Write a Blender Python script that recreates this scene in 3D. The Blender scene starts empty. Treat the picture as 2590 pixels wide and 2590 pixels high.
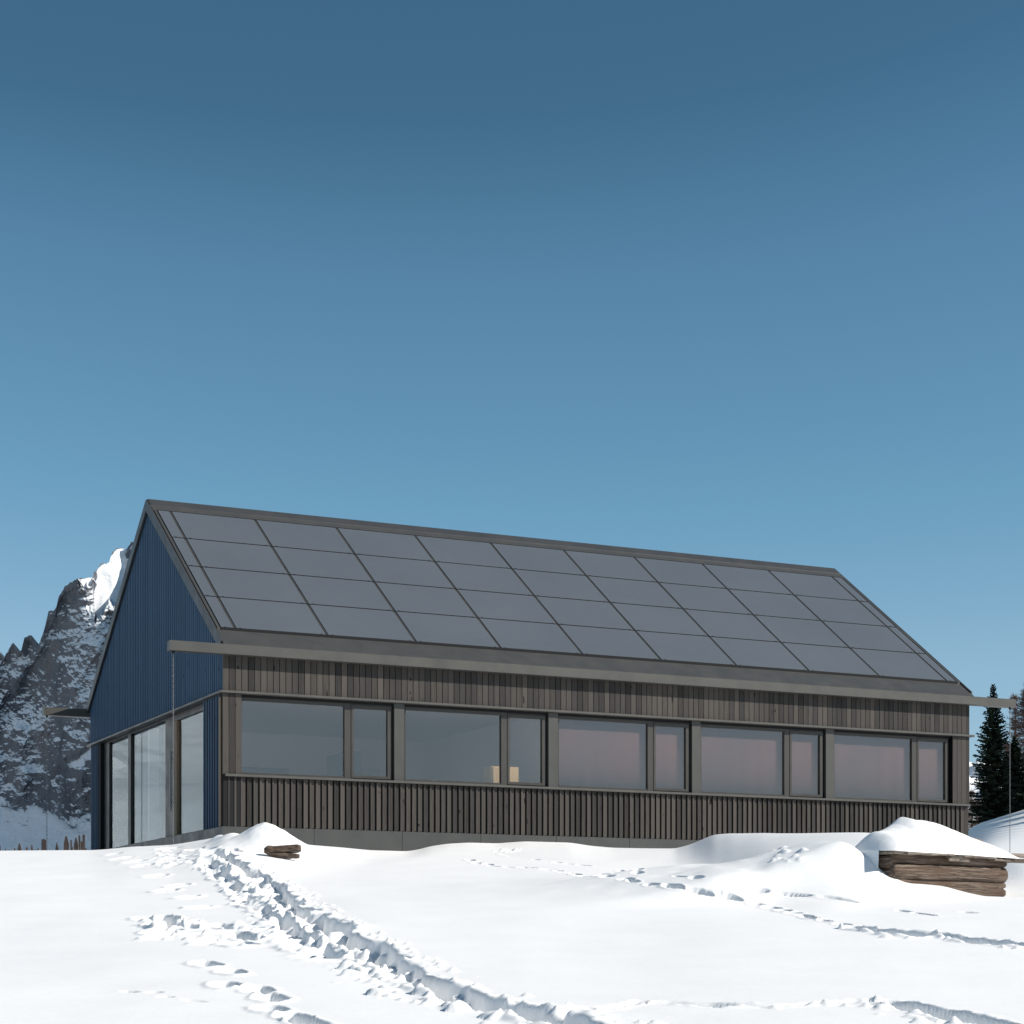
import bpy, math, random
import numpy as np
from mathutils import Vector
random.seed(7)
rng = np.random.default_rng(11)
sc = bpy.context.scene
COL = sc.collection

# ------------------------------------------------------------------ frame of reference
# camera at the origin, looking along +Y, level; metres
F = 4996.0 / 2590.0          # focal length in frame widths
HOR = 2420.0; CX = 1295.0; FP = 4996.0
HROT = math.radians(25.393)
HC = Vector((-5.33323, 36.4, 0.0))
HL, HW = 17.116, 10.425      # house length and width
Z_PL, Z_SILL, Z_TRIM = 2.412, 3.375, 4.911
SL = 0.6955                  # roof pitch
Z_EAVE = 5.886

# ------------------------------------------------------------------ numpy noise
def _hash(ix, iy, iz):
    n = (ix * 374761393 + iy * 668265263 + iz * 2147483647 * 3 + 974711) & 0xFFFFFFFF
    n = ((n ^ (n >> 13)) * 1274126177) & 0xFFFFFFFF
    n = ((n ^ (n >> 16)) * 2246822519) & 0xFFFFFFFF
    return ((n ^ (n >> 15)) & 0xFFFFFF) / float(0xFFFFFF)
def vn(x, y, z=0.0):
    x, y, z = np.broadcast_arrays(np.asarray(x, float), np.asarray(y, float), np.asarray(z, float))
    ix = np.floor(x).astype(np.int64); iy = np.floor(y).astype(np.int64); iz = np.floor(z).astype(np.int64)
    fx = x - ix; fy = y - iy; fz = z - iz
    fx = fx*fx*fx*(fx*(fx*6-15)+10); fy = fy*fy*fy*(fy*(fy*6-15)+10); fz = fz*fz*(3-2*fz)
    r = 0
    for a in (0, 1):
        wa = fx if a else 1-fx
        for b in (0, 1):
            wb = fy if b else 1-fy
            for c in (0, 1):
                wc = fz if c else 1-fz
                r = r + wa*wb*wc*_hash(ix+a, iy+b, iz+c)
    return r*2-1
def fbm(x, y, z=0.0, o=5, g=0.5, l=2.03):
    r = 0; a = 1; s = 0
    for i in range(o):
        r = r + a*vn(x+i*17.3, y+i*9.1, z+i*3.7); s += a
        a *= g; x = x*l; y = y*l; z = z*l
    return r/s
def ridged(x, y, z=0.0, o=5, g=0.55):
    r = 0; a = 1; s = 0
    for i in range(o):
        r = r + a*(1-np.abs(vn(x+i*11.3, y+i*5.1, z+i*2.7))); s += a
        a *= g; x = x*2.07; y = y*2.07; z = z*2.07
    return r/s
def sst(a, b, x):
    t = np.clip((x-a)/(b-a), 0, 1); return t*t*(3-2*t)

# ------------------------------------------------------------------ materials
def mat(name, col=(.5,.5,.5), rough=.6, spec=.4, metal=0):
    m = bpy.data.materials.new(name); m.use_nodes = True
    b = m.node_tree.nodes['Principled BSDF']
    b.inputs['Base Color'].default_value = (*col, 1); b.inputs['Roughness'].default_value = rough
    b.inputs['Specular IOR Level'].default_value = spec; b.inputs['Metallic'].default_value = metal
    return m
class NT:
    def __init__(s, m): s.t = m.node_tree; s.n = s.t.nodes; s.b = s.n['Principled BSDF']
    def new(s, t, **k):
        n = s.n.new(t)
        for a, v in k.items(): setattr(n, a, v)
        return n
    def link(s, a, b): s.t.links.new(a, b)
    def math(s, op, a, b=None, c=None):
        n = s.new('ShaderNodeMath', operation=op)
        for i, v in enumerate((a, b, c)):
            if v is None: continue
            if isinstance(v, (int, float)): n.inputs[i].default_value = v
            else: s.link(v, n.inputs[i])
        return n.outputs[0]
    def noise(s, vec, scale, detail=4, rough=.55, dist=0):
        n = s.new('ShaderNodeTexNoise'); n.inputs['Scale'].default_value = scale
        n.inputs['Detail'].default_value = detail; n.inputs['Roughness'].default_value = rough
        n.inputs['Distortion'].default_value = dist
        s.link(vec, n.inputs['Vector']); return n.outputs['Fac']
    def mapping(s, vec, scale=(1,1,1), loc=(0,0,0)):
        n = s.new('ShaderNodeMapping'); n.inputs['Scale'].default_value = scale; n.inputs['Location'].default_value = loc
        s.link(vec, n.inputs['Vector']); return n.outputs[0]
    def ramp(s, fac, stops):
        n = s.new('ShaderNodeValToRGB'); e = n.color_ramp.elements
        while len(e) < len(stops): e.new(.5)
        for i, (p, c) in enumerate(stops): e[i].position = p; e[i].color = (*c, 1) if len(c) == 3 else c
        s.link(fac, n.inputs[0]); return n.outputs[0]
    def mix(s, fac, a, b, blend='MIX'):
        n = s.new('ShaderNodeMix', data_type='RGBA', blend_type=blend)
        for sock, v in ((n.inputs[0], fac), (n.inputs[6], a), (n.inputs[7], b)):
            if isinstance(v, (int, float)): sock.default_value = v
            elif isinstance(v, tuple): sock.default_value = (*v, 1)
            else: s.link(v, sock)
        return n.outputs[2]
    def bump(s, h, strength=.3, dist=.01):
        n = s.new('ShaderNodeBump'); n.inputs['Strength'].default_value = strength; n.inputs['Distance'].default_value = dist
        s.link(h, n.inputs['Height']); s.link(n.outputs[0], s.b.inputs['Normal'])
    def obj(s): return s.new('ShaderNodeTexCoord').outputs['Object']

def wood_cladding(name, dark, light, pitch=.1225, spread=1.0, bl=True):
    m = mat(name, rough=.75, spec=.25); t = NT(m); o = t.obj()
    sep = t.new('ShaderNodeSeparateXYZ'); t.link(o, sep.inputs[0])
    sxy = t.math('ADD', sep.outputs[0], sep.outputs[1])
    idn = t.math('FLOOR', t.math('DIVIDE', sxy, pitch))
    wn = t.new('ShaderNodeTexWhiteNoise', noise_dimensions='1D'); t.link(idn, wn.inputs['W'])
    # shift the grain per board
    cmb = t.new('ShaderNodeCombineXYZ'); t.link(sxy, cmb.inputs[0])
    t.link(t.math('MULTIPLY', idn, 3.71), cmb.inputs[1])
    t.link(t.math('ADD', sep.outputs[2], t.math('MULTIPLY', wn.outputs[0], 40.)), cmb.inputs[2])
    g = cmb.outputs[0]
    fine = t.noise(t.mapping(g, (90, 1, 2.2)), 1.0, 5, .6)
    broad = t.noise(t.mapping(g, (9, 1, .9)), 1.0, 3, .5)
    wv = t.new('ShaderNodeTexWave', wave_type='RINGS', rings_direction='Z'); wv.inputs['Scale'].default_value = 1.0
    wv.inputs['Distortion'].default_value = 9; wv.inputs['Detail'].default_value = 2; wv.inputs['Detail Scale'].default_value = .8
    t.link(t.mapping(g, (26, 1, 2.0)), wv.inputs['Vector'])
    v = t.math('MULTIPLY', wn.outputs[0], .62*spread)
    v = t.math('ADD', v, t.math('MULTIPLY', fine, .62))
    v = t.math('ADD', v, t.math('MULTIPLY', broad, .30))
    v = t.math('ADD', v, t.math('MULTIPLY', wv.outputs['Fac'], .16))
    mid = tuple((a+b)/2 for a, b in zip(dark, light))
    c = t.ramp(v, [(.42, dark), (.74, mid), (1.0, light)])
    wn2 = t.new('ShaderNodeTexWhiteNoise', noise_dimensions='1D'); t.link(t.math('ADD', idn, 91.3), wn2.inputs['W'])
    if bl: c = t.mix(t.math('MULTIPLY', wn2.outputs[0], .5), c, (.036, .035, .035), 'MIX')
    kn = t.noise(t.mapping(g, (14, 1, 5)), 1.0, 1, .5)
    c = t.mix(t.ramp(kn, [(.73, (0,0,0)), (.78, (1,1,1))]), c, tuple(q*.45 for q in dark))
    t.link(c, t.b.inputs['Base Color']); t.bump(t.math('ADD', fine, wv.outputs['Fac']), .35, .004)
    return m
M = {}
M['wood'] = wood_cladding('charred_wood', (.009,.0083,.008), (.074,.064,.056))
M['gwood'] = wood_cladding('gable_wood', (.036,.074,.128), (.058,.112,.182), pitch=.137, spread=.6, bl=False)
M['ggroove_shade'] = mat('gable_groove_shade', (.020,.042,.072), .8, .2)  # darker copy of the gable wood: groove shade put into the colour
M['brown'] = mat('brown_post', (.21,.145,.09), .7, .3)
def metal(name, col, var=.12):
    m = mat(name, col, .45, .35); t = NT(m); o = t.obj()
    n = t.noise(t.mapping(o, (1, 1, 1)), 2.5, 4, .6); n2 = t.noise(o, 60, 3, .6)
    lo = tuple(q*(1-var) for q in col); hi = tuple(q*(1+var) for q in col)
    t.link(t.ramp(n, [(.3, lo), (.7, hi)]), t.b.inputs['Base Color'])
    t.link(t.ramp(n, [(.3, (.38,)*3), (.7, (.55,)*3)]), t.b.inputs['Roughness'])
    t.bump(n2, .04, .002); return m
M['metal'] = metal('roof_metal', (.044,.045,.046), .06)
M['flash'] = metal('flashing_metal', (.052,.052,.050), .05)
M['gutter'] = metal('gutter_metal', (.066,.064,.058), .05)
M['trim'] = metal('trim_metal', (.072,.070,.064), .06)
M['frame'] = metal('frame_metal', (.044,.041,.037), .06)
M['pil'] = metal('pilaster_metal', (.058,.058,.053), .05)
M['plinth'] = metal('plinth_panel', (.052,.054,.052), .05)
M['dark'] = mat('dark_void', (.012,.012,.013), .8, .2)
M['panel'] = mat('solar_glass', (.090,.104,.122), .42, .35)
t = NT(M['panel']); o = t.obj(); n = t.noise(o, .35, 3, .5); n2 = t.noise(t.mapping(o, (1,1,1)), 5, 5, .7)
t.link(t.ramp(t.math('ADD', t.math('MULTIPLY', n, .7), t.math('MULTIPLY', n2, .3)), [(.35, (.084,.097,.113)), (.65, (.096,.110,.127))]), t.b.inputs['Base Color'])
M['int_wall'] = mat('interior_wall', (.80,.74,.70), .8, .2)
M['int_blue'] = mat('interior_blue', (.12,.20,.27), .7, .2)
M['int_floor'] = mat('interior_floor', (.26,.21,.16), .5, .3)
M['cab'] = mat('cabinet_wood', (.82,.70,.52), .6, .3)
t = NT(M['cab']); t.link(t.ramp(t.noise(t.mapping(t.obj(), (30,30,2)), 1., 4), [(.3, (.90,.56,.25)), (.7, (.95,.66,.34))]), t.b.inputs['Base Color'])
M['curtain'] = mat('curtain_fabric', (.52,.40,.39), .9, .1)
t = NT(M['curtain']); o = t.obj(); n = t.noise(t.mapping(o, (.55, .3, .25)), 1., 2)
t.link(t.ramp(n, [(.38, (.19,.125,.125)), (.58, (.235,.13,.12)), (.74, (.25,.13,.11))]), t.b.inputs['Base Color'])
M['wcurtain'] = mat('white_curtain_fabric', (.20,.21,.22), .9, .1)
def glass(name, tint, ior, pwr=4, gcol=(.95,.95,.96)):
    m = bpy.data.materials.new(name); m.use_nodes = True; t = m.node_tree; t.nodes.clear()
    o = t.nodes.new('ShaderNodeOutputMaterial'); mx = t.nodes.new('ShaderNodeMixShader')
    tr = t.nodes.new('ShaderNodeBsdfTransparent'); tr.inputs[0].default_value = (*tint, 1)
    gl = t.nodes.new('ShaderNodeBsdfGlossy'); gl.inputs['Roughness'].default_value = .01; gl.inputs['Color'].default_value = (*gcol, 1)
    lw = t.nodes.new('ShaderNodeLayerWeight'); lw.inputs['Blend'].default_value = .5
    pw = t.nodes.new('ShaderNodeMath'); pw.operation = 'POWER'; pw.inputs[1].default_value = pwr; t.links.new(lw.outputs['Facing'], pw.inputs[0])
    fr = t.nodes.new('ShaderNodeMath'); fr.operation = 'MULTIPLY_ADD'; fr.inputs[1].default_value = 1-ior; fr.inputs[2].default_value = ior; t.links.new(pw.outputs[0], fr.inputs[0])
    t.links.new(fr.outputs[0], mx.inputs[0]); t.links.new(tr.outputs[0], mx.inputs[1]); t.links.new(gl.outputs[0], mx.inputs[2])
    t.links.new(mx.outputs[0], o.inputs[0]); return m
M['glass'] = glass('coated_glass', (.84,.85,.85), .125, 4, (1, .87, .82))
M['gglass'] = glass('gable_glass', (.82,.86,.88), .03, 6, (.60,.68,.74))
M['chain'] = mat('chain_steel', (.22,.22,.22), .4, .5, .6)
# snow
def snow(name, bumps=True, far=False):
    m = mat(name, (.84,.855,.88), .55, .2); t = NT(m); o = t.obj()
    n = t.noise(o, 1.2, 4, .5)
    t.link(t.ramp(n, [(.3, (.84,.842,.845)), (.7, (.875,.876,.878))]), t.b.inputs['Base Color'])
    if bumps:
        h = t.math('ADD', t.math('MULTIPLY', t.noise(t.mapping(o, (1, 2.2, 1)), 5, 6, .62), .8), t.math('MULTIPLY', t.noise(o, 85, 3, .6), .10))
        t.bump(h, .28, .03)
    t.b.inputs['Subsurface Weight'].default_value = 0
    return m
M['snow'] = snow('snow')
# mountain rock + snow by slope
def rock(name, lo, hi, thr=.42):
    m = mat(name, lo, .85, .2); t = NT(m); o = t.obj()
    geo = t.new('ShaderNodeNewGeometry'); sp = t.new('ShaderNodeSeparateXYZ'); t.link(geo.outputs['Normal'], sp.inputs[0])
    n1 = t.noise(t.mapping(o, (.020,.020,.016)), 1, 6, .65); n2 = t.noise(t.mapping(o, (.11,.11,.12)), 1, 6, .7, .4); n3 = t.noise(t.mapping(o, (.03,.03,.018)), 1, 5, .6)
    n4 = t.noise(t.mapping(o, (.42,.42,.5)), 1, 4, .65, .3)
    f = t.math('ADD', t.math('MULTIPLY', sp.outputs[2], 1.6), t.math('MULTIPLY', t.math('SUBTRACT', n1, .5), 2.5))
    f = t.math('ADD', f, t.math('MULTIPLY', t.math('SUBTRACT', n2, .5), .75))
    f = t.math('ADD', f, t.math('MULTIPLY', t.math('SUBTRACT', n4, .5), .42))
    mask = t.ramp(f, [(thr, (0,0,0)), (thr+.10, (1,1,1))])
    rc = t.ramp(n3, [(.3, lo), (.55, hi), (.75, (hi[0]*1.15, hi[1]*.92, hi[2]*.82))])
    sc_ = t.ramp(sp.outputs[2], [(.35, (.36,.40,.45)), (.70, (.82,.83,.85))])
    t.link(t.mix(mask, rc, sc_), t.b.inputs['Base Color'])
    t.bump(t.math('ADD', n2, t.math('MULTIPLY', n4, .5)), .5, 1.6); return m
M['rock'] = rock('dolomite_rock', (.042,.050,.066), (.105,.114,.132), .54)
M['farrock'] = rock('far_rock', (.10,.10,.12), (.20,.20,.22), .10)
M['oldwood'] = mat('weathered_log', (.2,.14,.1), .8, .2)
t = NT(M['oldwood']); o = t.obj(); n = t.noise(t.mapping(o, (2.2, 48, 48)), 1, 8, .68, .8); n2 = t.noise(t.mapping(o, (1.6, 5, 9)), 1, 5, .65)
c = t.ramp(n, [(.36, (.018,.013,.011)), (.5, (.100,.074,.058)), (.64, (.27,.215,.175))])
c = t.mix(t.ramp(n2, [(.42, (0,0,0)), (.66, (.75,.75,.75))]), c, (.090,.055,.037)); t.link(c, t.b.inputs['Base Color']); t.bump(n, .9, .02)
M['endgrain'] = mat('log_end', (.17,.125,.10), .85, .2)
M['greyboard'] = mat('grey_board', (.2,.17,.14), .85, .2)
t = NT(M['greyboard']); t.link(t.ramp(t.noise(t.mapping(t.obj(), (3,40,40)), 1, 5), [(.3, (.10,.08,.065)), (.7, (.30,.255,.215))]), t.b.inputs['Base Color'])
M['picket'] = mat('picket_wood', (.16,.10,.08), .85, .2)
t = NT(M['picket']); t.link(t.ramp(t.noise(t.mapping(t.obj(), (20,20,2)), 1, 4), [(.3, (.045,.034,.030)), (.7, (.115,.088,.078))]), t.b.inputs['Base Color'])
M['bark'] = mat('bark', (.06,.045,.035), .9, .1)
M['needle'] = mat('spruce_needles', (.018,.030,.020), .8, .15)
t = NT(M['needle']); t.link(t.ramp(t.noise(t.obj(), 1.6, 3), [(.3, (.010,.019,.014)), (.7, (.034,.050,.032))]), t.b.inputs['Base Color'])
M['larch'] = mat('larch_twigs', (.11,.07,.06), .85, .15)
t = NT(M['larch']); t.link(t.ramp(t.noise(t.obj(), .9, 3), [(.3, (.060,.040,.038)), (.7, (.17,.105,.085))]), t.b.inputs['Base Color'])

# ------------------------------------------------------------------ object helpers
class MB:
    def __init__(s): s.v = []; s.f = []
    def add(s, vs, fs):
        k = len(s.v); s.v += [tuple(p) for p in vs]; s.f += [tuple(i+k for i in q) for q in fs]; return s
    def box(s, x0, x1, y0, y1, z0, z1):
        return s.add([(x0,y0,z0),(x1,y0,z0),(x1,y1,z0),(x0,y1,z0),(x0,y0,z1),(x1,y0,z1),(x1,y1,z1),(x0,y1,z1)],
                     [(0,3,2,1),(4,5,6,7),(0,1,5,4),(1,2,6,5),(2,3,7,6),(3,0,4,7)])
    def hexa(s, p):     # eight corners, bottom four then top four
        return s.add(p, [(0,3,2,1),(4,5,6,7),(0,1,5,4),(1,2,6,5),(2,3,7,6),(3,0,4,7)])
    def tube(s, a, b, r0, r1, n=6):
        a = Vector(a); b = Vector(b); d = (b-a).normalized()
        u = d.orthogonal().normalized(); w = d.cross(u)
        vs = []
        for p, r in ((a, r0), (b, r1)):
            for i in range(n):
                t_ = 2*math.pi*i/n; vs.append(p+(u*math.cos(t_)+w*math.sin(t_))*r)
        fs = [(i, (i+1) % n, n+(i+1) % n, n+i) for i in range(n)]
        fs += [tuple(range(n-1, -1, -1)), tuple(range(n, 2*n))]
        return s.add(vs, fs)
    def build(s, name, m, parent=None, bevel=0, smooth=False):
        me = bpy.data.meshes.new(name); me.from_pydata(s.v, [], s.f); me.update()
        return link(name, me, m, parent, bevel, smooth)
def link(name, me, m, parent=None, bevel=0, smooth=False):
    o = bpy.data.objects.new(name, me); COL.objects.link(o)
    if m: me.materials.append(m)
    if parent: o.parent = parent
    if smooth: me.polygons.foreach_set('use_smooth', [True]*len(me.polygons))
    if bevel:
        b = o.modifiers.new('bevel', 'BEVEL'); b.width = bevel; b.segments = 1; b.limit_method = 'ANGLE'
    return o
def empty(name, loc=(0,0,0), rz=0):
    o = bpy.data.objects.new(name, None); COL.objects.link(o); o.location = loc; o.rotation_euler = (0,0,rz)
    o.empty_display_size = .1; return o
def tag(o, label=None, cat=None, group=None, kind=None):
    if label: o['label'] = label
    if cat: o['category'] = cat
    if group: o['group'] = group
    if kind: o['kind'] = kind
    return o
def grid_mesh(name, X, Y, Z, m, smooth=True, parent=None, flip=False):
    r, c = X.shape
    co = np.empty((r*c, 3), np.float32); co[:, 0] = X.ravel(); co[:, 1] = Y.ravel(); co[:, 2] = Z.ravel()
    i = (np.arange(r-1)[:, None]*c+np.arange(c-1)[None, :]).ravel()
    q = np.stack([i, i+1, i+c+1, i+c], 1) if not flip else np.stack([i, i+c, i+c+1, i+1], 1)
    me = bpy.data.meshes.new(name); me.vertices.add(len(co)); me.vertices.foreach_set('co', co.ravel())
    nf = len(q); me.loops.add(nf*4); me.polygons.add(nf)
    me.loops.foreach_set('vertex_index', q.ravel().astype(np.int32))
    me.polygons.foreach_set('loop_start', np.arange(0, nf*4, 4, dtype=np.int32))
    me.polygons.foreach_set('loop_total', np.full(nf, 4, dtype=np.int32))
    me.polygons.foreach_set('use_smooth', np.full(nf, smooth)); me.update(calc_edges=True)
    o = bpy.data.objects.new(name, me); COL.objects.link(o); me.materials.append(m)
    if parent: o.parent = parent
    return o

# ------------------------------------------------------------------ terrain
# the crest of the snow field as seen from the valley side: bearing -> rise
CU = np.array([-2500,-600,0,230,270,326,435,528,563,600,788,866,934,1031,1061,1085,1111,1131,1168,1183,1258,1325,1442,1492,1549,1640,1709,1748,1805,1848,1927,2041,2183,2233,2300,2400,2452,2539,2590,3200,5000.])
CV = np.array([2190,2165,2152,2150,2147,2141,2135,2120,2112,2116,2137,2143,2150,2153,2148,2141,2137,2134,2132,2131,2133,2128,2131,2139,2144,2146,2147,2137,2112,2106,2104,2105,2106,2110,2118,2140,2158,2172,2176,2190,2200.])
CD = np.array([36,36,36,36,36,36,35.9,35.7,35.5,35.8,36.6,37,37.3,37.7,37.8,37.9,38,38,38.2,38.3,38.5,38.6,38.3,38,37.6,36.6,36,35.5,34.8,34.1,32.6,31,29.6,29,29,30,32,32,32,34,36.])
CB = np.array([12,12,12,12,12,12,12,12,12,12,10,8,6,4.5,4,3.5,3.5,3.5,3.5,3.5,4,5,6,6,6,6,6,5.5,5.5,7.0,8.5,9.0,7.5,4.4,4,4,4,4,4.5,10,12.])
_ud = np.arange(-3000, 5600, 6.)
def _sm(tab, sg):
    k = np.exp(-.5*(np.arange(-60, 61)*6./sg)**2); k /= k.sum()
    q = np.interp(_ud, CU, tab); return np.convolve(np.pad(q, 60, mode='edge'), k, mode='valid')
CVs = _sm(CV, 9.); CDs = _sm(CD, 60.); CBs = _sm(CB, 60.)
def t_base(y): return -1.6/y+.0833+.0004*y
def terrain(x, y):
    x, y = np.broadcast_arrays(np.asarray(x, float), np.asarray(y, float))
    ys = np.maximum(y, 9.0); u = CX+FP*x/ys
    tc = (HOR-np.interp(u, _ud, CVs))/FP; dc = np.interp(u, _ud, CDs); cb = np.interp(u, _ud, CBs)
    yb = np.minimum(ys, dc)
    w = sst(0, 1, 1-(dc-yb)/cb)
    w = np.where(ys < dc, w, 1)
    z = yb*(t_base(yb)+(tc-t_base(dc))*w)
    # over the crest
    k = np.maximum(ys-dc, 0); right = sst(2380, 2455, u)
    zc = tc*dc
    zl = zc - (.12+.9*sst(560, 300, u))*(1-np.exp(-k/1.5)) + .018*k
    drop = sst(1500, 1900, u)*(1-right)*(1-np.exp(-k/3.))*.35
    zl = zl-drop
    dr = np.clip((u-2452)/138, -.6, 3)
    zr = np.interp(ys, [0,32,45,60,90,121,124,160,175,300], [1.55,1.57,2.15,3.2,5.3,7.6,7.62,10.6,10.8,11.2]) + dr*np.interp(ys, [0,40,60,121,160,300], [0,0,.1,.55,1.35,1.8])
    zr = zr + np.interp(ys, [120,130,160,200], [0,.12,.16,0])*fbm(x*.12, y*.02, 3., 3)
    z = np.where(ys > dc, zl*(1-right)+np.maximum(zr, zc)*right, z)
    far = sst(140, 700, ys)
    zf = ys*(.041+.018*sst(2200, 2700, u)) + 6*fbm(x*.004, y*.004, 1., 3)*sst(200, 1500, ys)
    z = z*(1-far)+zf*far
    # nearer than nine metres and behind the camera: even slope
    z0 = -1.6+.087*np.maximum(y, -60)+.2*fbm(x*.05, y*.05, 2., 3)*sst(10, -5, y)
    nb = sst(12, 9, y)
    z = z*(1-nb)+z0*nb
    z = z+.035*fbm(x*.35, y*.22, 5., 3)*sst(8, 14, y)*(1-sst(34, 38, y))
    # drift heaped against the left end of the log box
    bs = (x-4.80)*.80+(y-24.8)*.60; bw_ = -(x-4.80)*.60+(y-24.8)*.80
    bk = .50*np.exp(-((bs+.22)/np.where(bs < -.22, 2.3, .34))**2-((bw_-.75-.25*np.clip(-bs, 0, 3))/np.where(bw_ < .75+.25*np.clip(-bs, 0, 3), .60, 3.2))**2)
    z = z+bk*(1+.25*fbm(x*.9, y*.7, 23., 3))
    z = z+np.interp(bs, [-1.4,-.5,0,.1,.5,.8,1.3,2.3,3], [0,.08,.17,.19,.18,.15,.01,-.07,-.04])*np.exp(-(bw_/.55)**2)
    z = z+.30*np.exp(-(((x-7.35)/.55)**2+((y-28.2)/1.3)**2))
    # rounded mound by the house corner, sharp along its crest
    mx, my = x+4.12, y-33.6
    mx = mx+.10*fbm(x*1.7, y*1.7, 17., 2)+.12*my
    r = np.sqrt((mx/np.where(mx > 0, .74, .60))**2+(my/.80)**2)
    z = z+.55*np.exp(-r**1.7*1.2)*(1+.34*fbm(x*1.6, y*1.6, 7., 4))
    z = z+.10*np.exp(-(((x+4.85)/.22)**2+((y-34.2)/.3)**2))+.08*np.exp(-(((x+5.15)/.15)**2+((y-34.6)/.3)**2))
    return z
def px2g(u, v):
    ys = np.linspace(10, 39, 1200); xs = (u-CX)/FP*ys
    vv = HOR-FP*terrain(xs, ys)/ys
    i = int(np.argmax(vv < v)) if (vv < v).any() else len(ys)-1
    return xs[i], ys[i]
def A(p): return px2g(200+p[0]/1.7564, 2050+p[1]/1.7564)
def B(p): return px2g(1300+p[0]/1.4977, 2000+p[1]/1.4977)

def spaced(knots):
    out = []
    for (a, b, st) in knots:
        n = max(1, int(round((b-a)/st))); out += list(np.linspace(a, b, n, endpoint=False))
    return out
def geo(a, b, first, k=1.25):
    out = []; s = first; x = a
    while x < b: out.append(x); x += s; s *= k
    out.append(b); return out
xs = spaced([(-11, -5, .045), (-5, 5, .022), (5, 11, .036)])
xs = [-q for q in geo(11, 4200, .08, 1.16)][::-1][:-1]+xs+geo(11, 4200, .08, 1.16)
ysl = spaced([(11, 13, .06), (13, 26, .022), (26, 40, .04), (40, 60, .25), (60, 200, 1.2)])
ysl = [11-q for q in geo(0, 900, .1, 1.2)][::-1][:-1]+ysl+geo(200, 5200, 2, 1.05)
xs = np.array(xs); ysl = np.array(ysl)
GX, GY = np.meshgrid(xs, ysl)
GZ = terrain(GX, GY)
def win(x, y, r):
    i0, i1 = np.searchsorted(ysl, [y-r, y+r]); j0, j1 = np.searchsorted(xs, [x-r, x+r])
    return slice(i0, i1), slice(j0, j1)
def dent(x, y, ang, L, W, d, rim=.25, seed=0):
    s = win(x, y, max(L, W)*2.2); X = GX[s]-x; Y = GY[s]-y
    if X.size == 0: return
    a = X*math.cos(ang)+Y*math.sin(ang); b = -X*math.sin(ang)+Y*math.cos(ang)
    nz = fbm(GX[s]*7, GY[s]*7, seed*1.7, 3)
    r = np.sqrt((a/L)**2+(b/W)**2)*(1+.35*nz)
    h = -1.35*d*(1-sst(.72, 1.02, r))*(1+.25*nz)+.45*d*rim*np.exp(-((r-1.2)/.2)**2)*(1+.8*nz)
    GZ[s] += h
def lump(x, y, r, h, seed=0):
    s = win(x, y, r*1.5); X = GX[s]-x; Y = GY[s]-y
    if X.size == 0: return
    a = seed*2.4; k = .6+.4*((seed*7.13) % 1)
    p = (X*math.cos(a)+Y*math.sin(a))/r; q = (-X*math.sin(a)+Y*math.cos(a))/(r*k)
    nz = fbm(GX[s]*14/ (r*8), GY[s]*14/(r*8), seed*1.3, 3)
    rr = np.maximum(np.abs(p)*.75+.45*np.abs(q), np.sqrt(p*p+q*q)*.9)*(1+.35*nz)
    base = float(np.median(GZ[s])) if X.size < 9 else None
    top = h*np.clip(1-rr**3, 0, 1)**.8*(1+.2*nz+.25*p)
    GZ[s] += np.where(rr < 1, top, 0)
def pathdist(X, Y, P):
    best = np.full(X.shape, 1e9); side = np.zeros(X.shape); along = np.zeros(X.shape); acc = 0
    for (x0, y0), (x1, y1) in zip(P[:-1], P[1:]):
        dx, dy = x1-x0, y1-y0; L = math.hypot(dx, dy)
        t_ = np.clip(((X-x0)*dx+(Y-y0)*dy)/(L*L), 0, 1)
        d = np.hypot(X-x0-t_*dx, Y-y0-t_*dy); sg = ((X-x0)*dy-(Y-y0)*dx)/L
        m = d < best; best = np.where(m, d, best); side = np.where(m, sg, side); along = np.where(m, acc+t_*L, along); acc += L
    return best, side, along
def trench(P, w, depth, seed, rough=1.0, broken=.35):
    P = [tuple(p) for p in P]
    x0 = min(p[0] for p in P)-1.2; x1 = max(p[0] for p in P)+1.2; y0 = min(p[1] for p in P)-1.2; y1 = max(p[1] for p in P)+1.2
    i0, i1 = np.searchsorted(ysl, [y0, y1]); j0, j1 = np.searchsorted(xs, [x0, x1]); s = (slice(i0, i1), slice(j0, j1))
    X, Y = GX[s], GY[s]
    X2 = X+.10*rough*fbm(X*2.2, Y*2.2, seed, 3); Y2 = Y+.10*rough*fbm(X*2.2+9, Y*2.2, seed+4, 3)
    d, sd, al = pathdist(X2, Y2, P)
    ww = w*(1+.35*vn(al*1.3, seed, 0)+.25*vn(al*4.1, seed, 3.)); n = fbm(X*5, Y*5, seed+2, 4)
    prof = 1-sst(.72, 1.05, d/ww*(1+.18*n))
    floor = 1+broken*n*1.5-.55*sst(.2, .9, vn(al*2.6, seed+9., 0))
    h = -1.15*depth*prof*np.clip(floor, .15, 1.5)
    h += .022*rough*np.exp(-((d/ww-1.22)/.25)**2)*np.clip(.6+1.6*n, 0, 2)
    GZ[s] += h
def walk(P, step, fn):
    P = [tuple(p) for p in P]; acc = 0; k = 0
    for (x0, y0), (x1, y1) in zip(P[:-1], P[1:]):
        L = math.hypot(x1-x0, y1-y0); t_ = (step-acc) if acc else 0
        while t_ < L:
            fn(x0+(x1-x0)*t_/L, y0+(y1-y0)*t_/L, math.atan2(y1-y0, x1-x0), k); k += 1; t_ += step*random.uniform(.85, 1.15)
        acc = (acc+L) % step

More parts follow.
